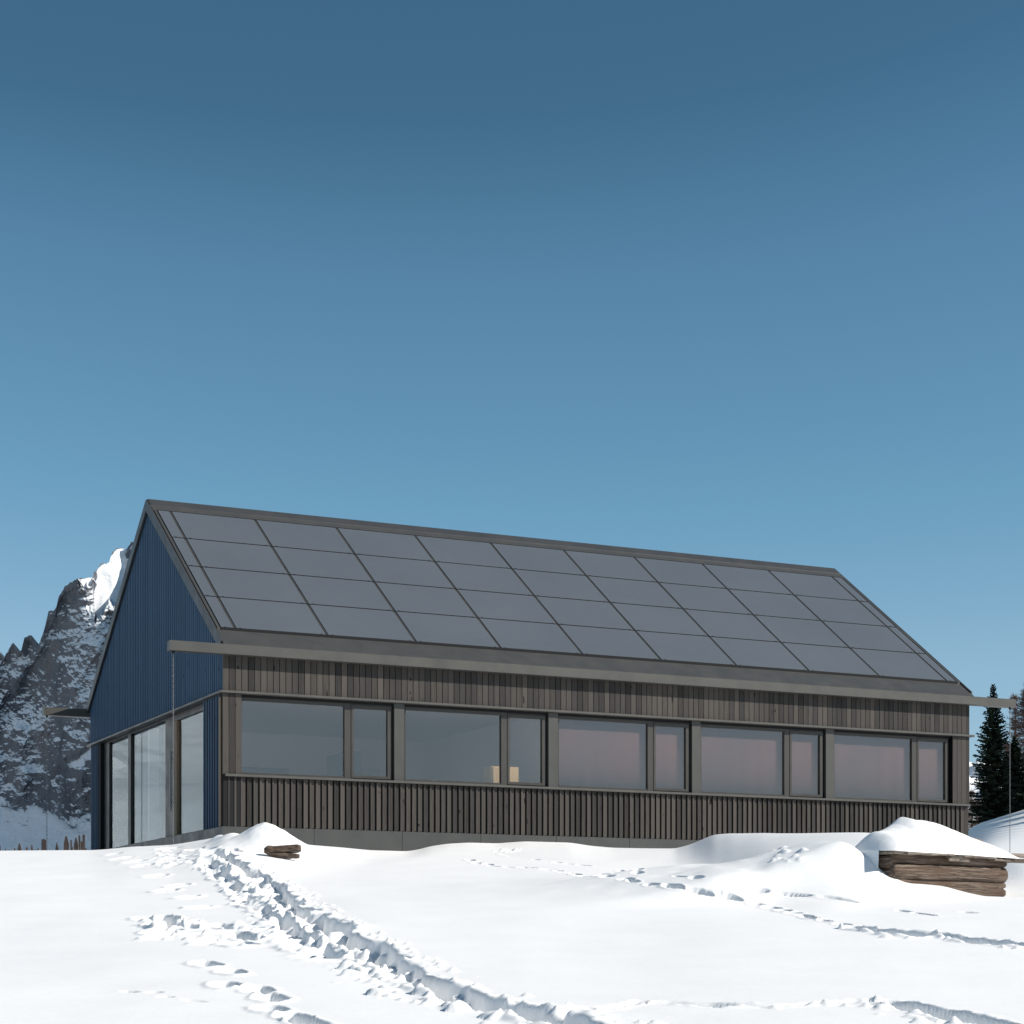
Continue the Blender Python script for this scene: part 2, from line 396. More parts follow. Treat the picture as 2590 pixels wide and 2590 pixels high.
# the deep ploughed track from the house down to the right
T1 = [A(p) for p in ((600,190),(680,220),(760,275),(850,335),(900,400),(960,450),(1060,495),(1150,550),(1250,605),(1330,655),(1400,700),(1500,735),(1560,785),(1700,825),(1800,855),(1932,885))]
T1 += [B(p) for p in ((100,845),(200,875),(330,900))]
trench(T1, .20, .18, 3.1, 1.3, .75)
trench([(x-.42-.1*math.sin(i), y-.1) for i, (x, y) in enumerate(T1[1:10])], .15, .10, 8.2, 1.4, .6)
def deb(x, y, a, k):
    for q in range(3):
        off = -.22-abs(random.gauss(0, .22)) if random.random() < .8 else random.uniform(-.2, .15); xx = x+off; yy = y+random.gauss(0, .22)
        r = random.choice((.015,.02,.025,.03,.03,.04,.06,.09)); lump(xx, yy, r, r*random.uniform(.3, .6), random.random()*50)
walk(T1, .11, deb)
def deb2(x, y, a, k):
    r = random.uniform(.02, .05); lump(x+random.uniform(.2, .5), y+random.gauss(0, .15), r, r*.6, random.random()*50)
walk(T1, .16, deb2)
# lone footprints coming down the left
for i, p in enumerate(((150,196),(190,214),(250,228),(290,246),(340,292),(385,358),(440,335),(480,388),(525,432))):
    x, y = A(p); dent(x, y, 1.2, .26, .11+.01*(i % 3), .11, .35, i)
for i, p in enumerate(((560,685),(685,722),(650,780),(790,800),(850,835),(850,888),(960,925),(1010,945))):
    x, y = A(p); dent(x, y, 1.9, .22, .115, .12, .3, i+20)
# trampled patch
for i in range(30):
    p = (random.uniform(290, 770), 0); p = (p[0], 470+random.uniform(0, 90)+(p[0]-290)*.10)
    x, y = A(p); dent(x, y, random.uniform(.8, 2.2), random.uniform(.18, .34), random.uniform(.10, .16), random.uniform(.11, .18), .3, i+40)
for i in range(22):
    p = (random.uniform(280, 790), 0); p = (p[0], 455+random.uniform(0, 110)+(p[0]-290)*.11)
    x, y = A(p); r = random.uniform(.03, .08); lump(x, y, r, r*.45, i)
# scuffed crest above it, by the mound
for i in range(70):
    x, y = A((random.uniform(330, 640), random.uniform(165, 260))); r = random.uniform(.03, .08); lump(x, y, r, r*.45, i+3)
    if i % 3 == 0: dent(x+.2, y, random.uniform(0, 3), .18, .1, .07, .4, i)
# animal tracks
def small(P, step, L, W, d, seed, keep=.8):
    def fn(x, y, a, k):
        if random.random() < keep: dent(x+random.gauss(0, .02), y+random.gauss(0, .05), a, L*random.uniform(.7, 1.3), W*random.uniform(.7, 1.2), d*random.uniform(.5, 1.3), .3, k+seed)
    walk(P, step, fn)
small([A(p) for p in ((80,795),(190,802),(300,815),(420,832),(520,848),(640,866),(760,882))], .30, .10, .05, .025, 1, .6)
small([B(p) for p in ((0,252),(60,258),(180,275),(350,293),(400,300),(480,310),(600,322),(720,344))], .45, .17, .07, .055, 30)
small([B(p) for p in ((-190,262),(-80,286),(0,292),(150,300),(240,318),(340,322),(470,350),(560,360),(620,370),(700,383),(800,400),(850,415),(940,438),(1040,460),(1130,485),(1240,510),(1300,522))], .40, .17, .085, .085, 60, .92)
small([B(p) for p in ((880,365),(950,370),(1100,395),(1200,405),(1400,440),(1480,458),(1600,475))], .6, .22, .06, .045, 90, .6)
small([B(p) for p in ((1660,450),(1720,460),(1780,468),(1920,488))], .5, .22, .06, .045, 120, .7)
T2 = [B(p) for p in ((1300,522),(1360,530),(1440,540),(1500,546),(1600,552),(1660,556),(1750,572),(1850,582),(1960,592))]
trench(T2, .20, .15, 5.5, 1.3, .8)
walk(T2, .07, lambda x, y, a, k: lump(x+random.gauss(0, .1), y+random.gauss(-.15, .22), random.uniform(.03, .08), random.uniform(.01, .04), k+.3))
T3 = [B(p) for p in ((-20,800),(60,822),(170,832),(260,826),(380,826),(480,802),(600,808),(800,816),(1000,819),(1200,806),(1350,800),(1440,812))]
trench(T3, .07, .05, 9.5, .8, .6)
walk(T3, .12, lambda x, y, a, k: lump(x+random.gauss(0, .06), y+random.gauss(0, .06), random.uniform(.02, .06), random.uniform(.01, .04), k+.7))
T4 = [B(p) for p in ((1400,806),(1450,812),(1520,828),(1620,845),(1740,872),(1850,892))]
trench(T4, .15, .14, 12.5, .9, .4)
walk(T4, .09, lambda x, y, a, k: lump(x+random.gauss(-.2, .1), y+random.gauss(-.15, .15), random.uniform(.02, .07), random.uniform(.01, .035), k+.9))
for i in range(14):
    x, y = B((random.uniform(960, 1120), random.uniform(215, 270))); r = random.uniform(.03, .07); lump(x, y, r, r*.4, i)
for i in range(18):
    x, y = A((random.uniform(1830, 1960), random.uniform(168, 205))); r = random.uniform(.03, .08); lump(x, y, r, r*.4, i)
ground = grid_mesh('ground', GX, GY, GZ, M['snow']); tag(ground, kind='structure')
del GX, GY, GZ

# ------------------------------------------------------------------ house
H = empty('timber_house', HC, HROT)
tag(H, 'long dark timber chalet with a gabled solar roof behind the snow crest', 'house')
def P_(mb, name, m, bevel=0, parent=None, smooth=False): return mb.build(name, m, parent or H, bevel, smooth)
PT = .1225
# solid wall cores just behind the boards
wb = MB()
wb.box(.30, HL-.02, .024, .26, Z_TRIM-.02, Z_EAVE-.25)                        # above the windows
wb.box(.30, HL-.02, .060, .26, 2.40, 3.32)                                  # below the windows
wb.box(.02, .36, .022, .26, 2.40, 4.90); wb.box(16.74, HL-.02, .022, .26, 3.32, Z_TRIM-.02)
P_(wb, 'front_wall', M['dark'])
def gz(y, off=0.): return Z_EAVE+SL*min(y, HW-y)-off
for nm, xa, xb in (('gable_wall', .028, .26), ('end_wall', HL-.26, HL-.028)):
    g = MB(); z0 = 4.88 if nm == 'gable_wall' else 1.5
    ye = .03 if nm == 'gable_wall' else .07
    pts = [(ye, z0), (HW-.03, z0), (HW-.03, gz(HW, .24)), (HW/2, gz(HW/2, .24)), (ye, gz(0, .24))]
    g.add([(xa, y, z) for y, z in pts]+[(xb, y, z) for y, z in pts], [(0,1,2,3,4)[::-1], (5,6,7,8,9), (0,1,6,5), (1,2,7,6), (2,3,8,7), (3,4,9,8), (4,0,5,9)])
    P_(g, nm, M['ggroove_shade'] if nm == 'gable_wall' else M['gwood'])
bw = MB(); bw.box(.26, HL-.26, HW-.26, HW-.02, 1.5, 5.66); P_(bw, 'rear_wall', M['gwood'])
# gable cladding: upright ribs following the roof line
g = MB(); y = .012
while y < HW-.05:
    yb = min(y+.078, HW-.01)
    za, zb = gz(y, .20), gz(yb, .20)
    g.hexa([(.008,y,4.912),(.028,y,4.912),(.028,yb,4.912),(.008,yb,4.912),(.008,y,za),(.028,y,za),(.028,yb,zb),(.008,yb,zb)]); y += .137
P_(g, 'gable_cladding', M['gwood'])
# front cladding above the windows: flush boards
b = MB(); k = 0; x = .002
n_b = int(HL/PT)
for k in range(n_b):
    x0 = k*PT+.007; x1 = (k+1)*PT-.006 if k < n_b-1 else HL
    b.box(x0, x1, .002+.0025*random.random(), .022, Z_TRIM+.001, 5.60)
P_(b, 'upper_boards', M['wood'])
for ks in (range(3), range(n_b-3, n_b)):
    b = MB()
    for k in ks:
        x0 = k*PT+.004; x1 = (k+1)*PT-.004 if k < n_b-1 else HL
        b.box(x0, x1, .002+.0025*random.random(), .021, Z_SILL+.001, 4.862)
    P_(b, 'corner_boards', M['wood'])
# lower front: boards with standing battens
b = MB(); bt = MB()
for k in range(n_b):
    x0 = k*PT+.004; x1 = (k+1)*PT-.004 if k < n_b-1 else HL
    b.box(x0+.016, x1-.036 if k < n_b-1 else x1, .036, .058, Z_PL+.004, 3.328)
    if k > 0: bt.box(x0-.018, x0+.018, .010+.004*random.random(), .035, Z_PL-.004, 3.328)
P_(b, 'lower_boards', M['wood']); P_(bt, 'battens', M['wood'])
# right corner closing board
cb = MB(); cb.box(HL-.018, HL+.001, .06, .60, 1.6, 5.6); P_(cb, 'corner_board', M['frame'])
# plinth
p = MB(); jo = [0.0]
for u_ in (795, 1017.8, 1216.6, 1407.7, 1592.8): 
    r = (u_-CX)/FP; ca, sa = math.cos(HROT), math.sin(HROT); jo.append((r*HC.y-HC.x)/(ca-r*sa))
st = jo[-1]-jo[-2]
while jo[-1]+st < HL: jo.append(jo[-1]+st)
jo.append(HL)
for a, c in zip(jo[:-1], jo[1:]): p.box(a+(.004 if a else .010), c-.004, .010, .10, 1.3, Z_PL-.006)
p.box(.03, HL-.02, .03, .3, 1.2, Z_PL-.02)
P_(p, 'plinth', M['plinth'])
p = MB(); p.box(.010, .10, .101, HW-.02, 1.3, Z_PL-.006); P_(p, 'plinth', M['plinth'])
# belt trim round the corner and sill
tr = MB(); tr.box(-.062, HL+.10, -.062, .10, 4.867, Z_TRIM); P_(tr, 'belt_trim', M['trim'], .004)
tr = MB(); tr.box(-.062, .10, .1003, HW+.062, 4.867, Z_TRIM); P_(tr, 'belt_trim', M['trim'], .004)
tr = MB(); tr.box(.045, HL-.01, -.050, .24, 3.331, Z_SILL); P_(tr, 'window_sill', M['trim'], .003)
# soffit of the window band
s_ = MB(); s_.box(.37, 16.74, .1003, .26, 4.82, 4.875); P_(s_, 'window_head', M['dark'])
# window band: five bays and four pilasters
def window(x0, x1, last):
    """x0..x1 clear bay; big fixed light and a narrow casement"""
    w = empty('window', (x0, 0, Z_SILL+.002)); w.parent = H
    W_ = x1-x0; h = 4.818-Z_SILL
    xm0 = 2.436-.386; xm1 = 2.604-.386
    f = MB()
    f.box(-.012, xm0, .096, .18, 0, .047); f.box(-.012, xm0, .096, .18, h-.06, h)
    f.box(-.012, .012, .096, .18, .0472, h-.0602)
    f.box(xm0-.012, xm1-.05, .090, .18, 0, h)            # mullion
    f.box(xm1-.0498, W_, .098, .18, 0, .02); f.box(xm1-.0498, W_, .098, .18, h-.02, h)
    f.box(W_-.02, W_, .098, .18, .0202, h-.0202)
    f.build('window_frame', M['frame'], w, .003)
    s2 = MB()
    a, c = xm1-.046, W_-.024; s2.box(a, a+.05, .080, .16, .024, h-.024); s2.box(c-.075, c, .080, .16, .024, h-.024)
    s2.box(a+.0502, c-.0752, .080, .16, .024, .080); s2.box(a+.0502, c-.0752, .080, .16, h-.09, h-.024)
    s2.build('casement', M['frame'], w, .003)
    g1 = MB(); g1.box(.0122, xm0-.0122, .132, .136, .0474, h-.0604); g1.build('pane', M['glass'], w)
    g2 = MB(); g2.box(a+.052, c-.077, .122, .126, .082, h-.092); g2.build('pane', M['glass'], w)
    return w
px = [.115+3.305*i for i in range(1, 5)]
bays = [(.386, px[0])]+[(px[i]+.212+.04, px[i+1]) for i in range(3)]+[(px[3]+.212+.04, px[3]+.252+3.03)]
for i, (a, c) in enumerate(bays):
    w = window(a, c-.022 if i < 4 else c, i == 4)
q = MB(); q.box(16.69, 16.738, .11, .24, Z_SILL+.002, 4.818); P_(q, 'end_reveal', M['dark'])
for x in px:
    q = MB(); q.box(x, x+.212, .035, .20, Z_SILL+.001, 4.866); P_(q, 'pilaster', M['pil'], .003)
    q = MB(); q.box(x-.020, x-.001, .05, .19, Z_SILL+.002, 4.818); q.box(x+.213, x+.238, .10, .19, Z_SILL+.002, 4.818); P_(q, 'reveal', M['dark'])
# gable, ground storey
f = MB(); y = .29
while y < 1.27: f.box(.020, .0295, y, y+.062, Z_PL-.002, 4.862); y += .160
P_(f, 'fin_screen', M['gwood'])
f = MB(); y = 9.72
while y < 10.40: f.box(.020, .0295, y, y+.055, Z_PL-.3, 4.862); y += .140
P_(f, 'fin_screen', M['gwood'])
q = MB(); q.box(.030, .26, .262, 1.30, 2.38, 4.88); P_(q, 'screen_backing', M['dark'])
q = MB(); q.box(.030, .26, 9.46, HW-.03, 2.0, 4.88); P_(q, 'screen_backing', M['dark'])
q = MB(); q.box(-.012, .006, .10, .20, Z_PL+.002, 4.80); P_(q, 'corner_post', M['brown'], .003)
q = MB(); q.box(.012, .019, .03, .25, Z_PL+.002, 4.862); P_(q, 'corner_backing', M['dark'])
gw = empty('glass_front', (0, 0, 0)); gw.parent = H
f = MB()
f.box(.11, .24, 1.302, 9.455, Z_PL, Z_PL+.03); f.box(.11, .24, 1.302, 9.455, 4.835, 4.866)
f.box(.112, .24, 1.302, 1.42, Z_PL+.031, 4.834)
f.box(.112, .24, 3.64, 4.30, Z_PL+.031, 4.834)
f.box(.108, .24, 7.07, 7.30, Z_PL+.031, 4.834); f.box(.112, .24, 9.0, 9.455, Z_PL+.031, 4.834)
f.box(.113, .24, 1.421, 3.639, 4.735, 4.834)
f.build('door_frame', M['frame'], gw, .003)
f = MB(); f.box(.100, .20, 3.43, 3.60, Z_PL+.032, 4.73); f.build('wood_jamb', M['brown'], gw, .002)
f = MB(); f.box(.060, .085, 3.76, 3.785, 2.95, 4.15); f.box(.085, .111, 3.765, 3.78, 3.1, 3.13); f.box(.085, .111, 3.765, 3.78, 3.97, 4.0); f.build('door_handle', M['chain'], gw, .003)
for a, c, zt in ((1.422, 3.428, 4.733), (4.302, 7.068, 4.833), (7.302, 8.998, 4.833)):
    f = MB(); f.box(.150, .156, a, c, Z_PL+.032, zt); f.build('pane', M['gglass'], gw)
# interior shell of the house
f = MB(); f.box(.27, HL-.27, .27, HW-.27, 2.30, 2.415); P_(f, 'interior_floor', M['int_floor'])
f = MB(); f.box(.27, HL-.27, .27, HW-.27, 4.90, 5.0); P_(f, 'interior_ceiling', M['int_wall'])
f = MB(); f.box(6.72, 6.82, .28, HW-.28, 2.42, 4.89); f.box(.28, 6.71, 6.2, 6.3, 2.42, 4.89); P_(f, 'interior_wall', M['int_wall'])
f = MB(); f.box(1.9, 3.1, 5.3, 6.19, 2.42, 4.05); f.box(4.3, 4.6, 4.9, 6.19, 2.42, 4.45); f.box(4.62, 5.05, 4.9, 6.19, 2.42, 4.08); P_(f, 'interior_niche', M['int_blue'])
# things inside
cabn = MB(); cabn.box(0, .62, 0, .35, 0, .60); cabn.box(.01, .61, -.018, -.001, .03, .58)
c_ = cabn.build('cabinet', M['cab'], None, .004)
c_.location = HC+Vector((5.60*math.cos(HROT)-.36*math.sin(HROT), 5.60*math.sin(HROT)+.36*math.cos(HROT), 3.18)); c_.rotation_euler = (0,0,HROT)
tag(c_, 'pale cream wooden cabinet glimpsed behind the second window from the left', 'cabinet')
def curtain(x0, x1, yy, z0, z1, m, label, group=None, axis='x'):
    nx = int((x1-x0)/.02)+1; s = np.linspace(x0, x1, nx); amp = .003*np.sin(s*13+1.5*np.sin(s*3.3))
    zz = np.linspace(z0, z1, 3)
    S, Zm = np.meshgrid(s, zz); Am = np.tile(amp, (3, 1))
    ca, sa = math.cos(HROT), math.sin(HROT)
    lx, ly = (S, yy+Am) if axis == 'x' else (yy+Am, S)
    ox, oy = (x0, yy) if axis == 'x' else (yy, x0)
    o = grid_mesh('curtain', lx-ox, ly-oy, Zm-z0, m)
    o.location = (HC.x+ox*ca-oy*sa, HC.y+ox*sa+oy*ca, z0); o.rotation_euler = (0, 0, HROT)
    sol = o.modifiers.new('s', 'SOLIDIFY'); sol.thickness = .004
    tag(o, label, 'curtain', group)
for i, nm in ((2, 'third'), (3, 'fourth'), (4, 'fifth')):
    curtain(bays[i][0]+.004, bays[i][1]-(.026 if i < 4 else .004), .196, Z_SILL+.004, 4.814, M['curtain'], 'closed mauve curtain behind the %s window from the left' % nm, 'closed curtains behind the long front windows')
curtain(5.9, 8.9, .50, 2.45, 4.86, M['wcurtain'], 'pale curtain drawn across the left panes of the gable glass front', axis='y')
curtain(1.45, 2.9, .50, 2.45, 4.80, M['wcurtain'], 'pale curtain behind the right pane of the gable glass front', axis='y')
# roof
RO = .055
def roofline(y): return Z_EAVE+SL*(HW/2-abs(y-HW/2))
def slab(mb, x0, x1, ya, yb, top, bot):
    """slab following the roof plane between ya and yb, offsets measured vertically"""
    za, zb = roofline(ya), roofline(yb)
    mb.hexa([(x0,ya,za+bot),(x1,ya,za+bot),(x1,yb,zb+bot),(x0,yb,zb+bot),(x0,ya,za+top),(x1,ya,za+top),(x1,yb,zb+top),(x0,yb,zb+top)])
r = MB(); slab(r, -.02, HL+.02, -.195, HW/2-.002, -.035, -.20); R1 = P_(r, 'roof', M['flash'])
r = MB(); slab(r, -.02, HL+.02, HW+.195, HW/2+.002, -.035, -.20); P_(r, 'roof', M['metal'])
for xa, xb in ((-RO, -.021), (HL+.021, HL+RO)):
    r = MB(); ya, yb = -.03, HW+.03; a, m_, c = roofline(ya), roofline(HW/2), roofline(yb); th = .235
    pts = [(ya, a), (HW/2, m_), (yb, c), (yb, c-th), (HW/2, m_-th), (ya, a-th)]
    r.add([(xa, y, z) for y, z in pts]+[(xb, y, z) for y, z in pts], [(0,1,4,5),(1,2,3,4),(11,10,7,6),(10,9,8,7),(0,6,7,1),(1,7,8,2),(2,8,9,3),(3,9,10,4),(4,10,11,5),(5,11,6,0)])
    P_(r, 'verge_board', M['metal'])
r = MB(); slab(r, -.020, HL+.020, HW/2-.24, HW/2-.0, .018, -.034); slab(r, -.020, HL+.020, HW/2+.24, HW/2+.0, .018, -.034); P_(r, 'ridge_cap', M['metal'], parent=H)
r = MB(); slab(r, -.015, HL+.015, 4.805, 4.955, .006, -.034); P_(r, 'ridge_flashing', M['flash'])
for xa, xb in ((.0, .055), (HL-.055, HL)):
    r = MB(); slab(r, xa, xb, .335, 4.80, .004, -.034); P_(r, 'verge_flashing', M['flash'])
r = MB()
xg = [.35+1.824*k for k in range(10)]
for x in xg: slab(r, x-.028, x+.028, .335, 4.79, -.012, -.034)
P_(r, 'panel_rail', M['frame'])
edges = [.085]+xg+[HL-.085]
ry = [.345+1.1125*k for k in range(5)]
cl = MB()
for j in range(4):
    for k in range(11):
        x0 = edges[k]+(.031 if k else 0); x1 = edges[k+1]-(.031 if k < 10 else 0)
        r = MB(); slab(r, x0, x1, ry[j]+.016, ry[j+1]-.016, .002+.0015*random.random(), -.028)
        P_(r, 'solar_panel', M['panel'], parent=R1)
        for xx in (x0+.08, x1-.08):
            if x1-x0 < .5 and xx > x0+.1: continue
            slab(cl, xx-.018, xx+.018, ry[j]-.004, ry[j]+.026, .0085, -.004)
for j in range(5): slab(cl, .06, HL-.06, ry[j]-.016, ry[j]+.0165, .0055, -.033)
P_(cl, 'panel_joint', M['dark'], parent=R1)
# gutters, long box profile shooting past both gables
for ya, yb in ((-.205, -.005), (HW+.005, HW+.205)):
    gm = MB(); x0, x1 = -1.047, HL+1.135; zt, zb = 5.738, 5.558
    gm.box(x0, x1, ya, yb, zb, zb+.012); gm.box(x0, x1, ya, ya+.01, zb+.0125, zt); gm.box(x0, x1, yb-.01, yb, zb+.0125, zt)
    gm.box(x0, x0+.01, ya+.0102, yb-.0102, zb+.0125, zt-.001); gm.box(x1-.01, x1, ya+.0102, yb-.0102, zb+.0125, zt-.001)
    gm.box(x0+.012, x1-.012, ya+.0105, yb-.0105, zt-.04, zt-.03)
    P_(gm, 'gutter', M['gutter'])
    for xx in (-.96, HL+1.04):
        sp = MB(); sp.tube((xx, (ya+yb)/2, zb+.001), (xx, (ya+yb)/2, zb-.045), .028, .02, 10); P_(sp, 'gutter_outlet', M['dark'])
# fillet under the eaves
e_ = MB(); e_.box(.001, HL-.001, .001, .2, 5.602, 5.70); P_(e_, 'eaves_board', M['dark'])

# rain chains
def local(x, y, z): 
    ca, sa = math.cos(HROT), math.sin(HROT); return Vector((HC.x+x*ca-y*sa, HC.y+x*sa+y*ca, z))
def chain(x, y, ztop, zbot, label, sway=0):
    m = MB(); pitch = .048; n = int((ztop-zbot)/pitch); R, S_, r = .011, .019, .0036
    for i in range(n+1):
        cz = -i*pitch; ang = (math.pi/2)*(i % 2)+.3; u = Vector((math.cos(ang), math.sin(ang), 0))
        ring = []
        for k in range(10):
            a = 2*math.pi*k/10; ring.append(u*(R*math.cos(a))+Vector((0, 0, cz+R*math.sin(a)+(S_ if math.sin(a) > 0.01 else -S_ if math.sin(a) < -.01 else 0))))
        w = u.cross(Vector((0, 0, 1))); vs = []
        for k in range(10):
            c = ring[k]; t_ = (ring[(k+1) % 10]-ring[k-1]).normalized(); n1 = t_.cross(w).normalized()
            for q in range(4):
                b_ = math.pi/2*q; vs.append(c+(n1*math.cos(b_)+w*math.sin(b_))*r)
        m.add(vs, [(k*4+q, k*4+(q+1) % 4, ((k+1) % 10)*4+(q+1) % 4, ((k+1) % 10)*4+q) for k in range(10) for q in range(4)])
    o = m.build('rain_chain', M['chain'], None, 0, True); o.location = local(x, y, ztop)
    tag(o, label, 'chain', 'rain chains hanging from the gutter ends')
chain(-.96, -.105, 5.50, 1.9, 'rain chain hanging in front of the gable from the near gutter end')
chain(-.96, HW+.105, 5.50, 2.0, 'rain chain at the far left, hanging against the rocky mountain')
chain(HL+1.04, -.105, 5.50, 2.1, 'rain chain at the far right, hanging in front of the spruce trees')

# ------------------------------------------------------------------ log box at the right
bx = Vector((4.80, 24.8, 0)); bang = math.atan2(.60, .80)
BXE = empty('log_box', (bx.x, bx.y, .55), bang)
tag(BXE, 'small brown log crib half buried in snow under a thick snow cap', 'log crib')
def logm(L, r, flat=.78, seed=0, x0=0., wob=.01):
    n = 16; segs = 40; m = MB(); vs = []
    for i in range(segs+1):
        s = i/segs; e = min(s, 1-s); rr = r*(1-.35*max(0, 1-e*L/.05))
        for k in range(n):
            a = 2*math.pi*k/n; ca, sa = math.cos(a), math.sin(a)
            ca = math.copysign(abs(ca)**.6, ca); sa = math.copysign(abs(sa)**.6, sa)
            j = 1+wob*8*float(vn(s*6+seed, k*.9, seed)); vs.append((x0+s*L, ca*r*flat*j*(rr/r), sa*rr*j))
    fs = [(i*n+k, i*n+(k+1) % n, (i+1)*n+(k+1) % n, (i+1)*n+k) for i in range(segs) for k in range(n)]
    fs += [tuple(range(n-1, -1, -1)), tuple(segs*n+k for k in range(n))]
    m.add(vs, fs); return m
zl = .60-.55
for i, (zc, r, x0, L) in enumerate(((.69, .070, .08, 2.11), (.845, .062, .06, 2.13), (.940, .044, .05, 2.15), (1.080, .100, -.02, 2.23), (1.245, .072, -.02, 2.23))):
    o = logm(L, r, .8, i*3.1, x0).build('log', M['oldwood'], BXE, 0, True); o.location = (0, .06, zc-.55)
for i, (zc, r) in enumerate(((.72, .08), (.88, .075), (1.04, .08), (1.20, .085))):       # end logs, seen end on from the left
    o = logm(.34, r, .8, i*4.3+1, 0).build('end_log', M['oldwood'], BXE, 0, True); o.rotation_euler = (0, 0, math.pi/2); o.location = (.02, .02, zc-.55)
    o = logm(.34, r, .8, i*4.3+7, 0).build('end_log', M['oldwood'], BXE, 0, True); o.rotation_euler = (0, 0, math.pi/2); o.location = (2.04, .02, zc-.55)
# ragged shingle roof under the snow
rb = MB(); x = -.08; random.seed(5)
while x < 2.46:
    w = random.uniform(.10, .22); y0 = -.11+random.uniform(-.035, .03); zz = 1.318-.55-(x*.012)+random.uniform(-.008, .008); th = random.uniform(.018, .034)
    if x > 2.35: zz -= .012
    rb.hexa([(x,y0,zz-th),(x+w,y0+random.uniform(-.02,.02),zz-th),(x+w,.60,zz-th),(x,.60,zz-th),(x,y0,zz),(x+w,y0,zz),(x+w,.60,zz),(x,.60,zz)]); x += w*.985
rb.build('roof_boards', M['greyboard'], BXE, .004)
rb = MB(); rb.box(.95, 1.35, -.075, -.045, 1.225-.55, 1.275-.55); rb.build('board_scrap', M['greyboard'], BXE, .006)
rb = MB(); rb.box(2.1, 2.56, -.06, .02, 1.245-.55, 1.285-.55); rb.build('board_scrap', M['greyboard'], BXE, .006)
# snow cap
SU = [2200,2233,2250,2264,2275,2283,2295,2310,2330,2348,2378,2417,2451,2482,2510,2539,2560,2580]; SV = [2106,2099,2092,2083,2072,2066,2069,2075,2076,2079,2090,2108,2122,2138,2149,2159,2168,2178]
s_ = np.concatenate([[-.115], np.linspace(-.11, 2.42, 150)]); w_ = np.concatenate([np.linspace(0, .1, 14, endpoint=False), np.linspace(.1, 1, 50)])
S, Wm = np.meshgrid(s_, w_)
ca, sa = math.cos(bang), math.sin(bang)
wy = -.125+Wm*1.45
px_ = bx.x+S*ca-wy*sa; py_ = bx.y+S*sa+wy*ca
rx = bx.x+S*ca-.45*sa; ry_ = bx.y+S*sa+.45*ca
uu = CX+FP*rx/ry_; zr = (HOR-np.interp(uu, SU, SV))/FP*ry_
edge = 1.322-.012*S-.0*S
zz = np.where(wy < .45, edge+(zr-edge)*np.sin(np.clip((wy+.125)/.575, 0, 1)*math.pi/2)**.75, zr-(zr-.9)*sst(.45, 1.32, wy))
zz = zz+.02*fbm(S*3, wy*3, 4., 3)*np.clip((wy+.125)*4, 0, 1)
zz = np.where((S > 2.20), zz-(zz-edge)*sst(2.20, 2.42, S), zz)
zz = edge+(zz-edge)*sst(-.13, .16, S)**.6
zz[:, 0] = np.where(wy[:, 0] > .16, .80, zz[:, 0])   # the cap runs down into the bank behind the front corner
cap = grid_mesh('snow_cap', px_, py_, zz, M['snow'])
tag(cap, 'thick rounded cap of snow lying on the log crib roof', 'snow')

def plank(name, p0, p1, w, th, m, label, cat='plank', tip=False):
    p0 = Vector(p0); p1 = Vector(p1); L = (p1-p0).length; mb = MB(); n = 8
    vs = []
    for i in range(n+1):
        s = i/n; ww = w*(1+.12*math.sin(i*2.1)); k = th*(1+.15*math.sin(i*1.3)); dx = (.04*math.sin(i*3.) if i == n else 0)
        if tip and i == n: ww *= .5
        vs += [(s*L, -ww/2, -k/2), (s*L+dx, ww/2, -k/2), (s*L, ww/2, k/2), (s*L+dx, -ww/2, k/2)]
    fs = [(i*4+a, i*4+(a+1) % 4, (i+1)*4+(a+1) % 4, (i+1)*4+a) for i in range(n) for a in range(4)]+[(3,2,1,0), (n*4, n*4+1, n*4+2, n*4+3)]
    mb.add(vs, fs); o = mb.build(name, m, None, .004)
    o.location = p0; o.rotation_euler = (p1-p0).to_track_quat('X', 'Z').to_euler(); tag(o, label, cat); return o
def at(u, v, y): return Vector(((u-CX)/FP*y, y, (HOR-v)/FP*y))
plank('wooden_plank', at(2440, 2116, 28.0), at(2486, 2128, 28.2), .05, .022, M['greyboard'], 'short broken plank sticking out of the snow, upper one beside the house corner', tip=True)
plank('wooden_plank', at(2440, 2119, 27.8), at(2490, 2137, 27.9), .05, .022, M['greyboard'], 'short broken plank sticking out of the snow, lower one beside the house corner', tip=True)
plank('wooden_rail', at(2530, 2163, 29.2), at(2760, 2170, 30.0), .05, .058, M['greyboard'], 'weathered grey wooden rail running out of the right edge behind the crib', 'rail')
# broken log pieces by the mound
gx, gy = px2g(705, 2170)
def stub(u, v, y, L, r, rz, ry_, label, seed):
    o = logm(L, r, 1.3, seed, 0, .035).build('broken_log', M['oldwood'], None, 0, False); gx, gy = px2g(u+30, y); p = at(u, v, gy-.12); o.location = p; o.rotation_euler = (0, ry_, rz); tag(o, label, 'log', 'broken log pieces beside the snow mound')
stub(668, 2151, 2166, .60, .066, .10, -.06, 'broken log piece beside the snow mound, upper brighter one', 2.2)
stub(680, 2163, 2168, .50, .040, -.06, .03, 'broken log piece beside the snow mound, lower darker one', 5.9)

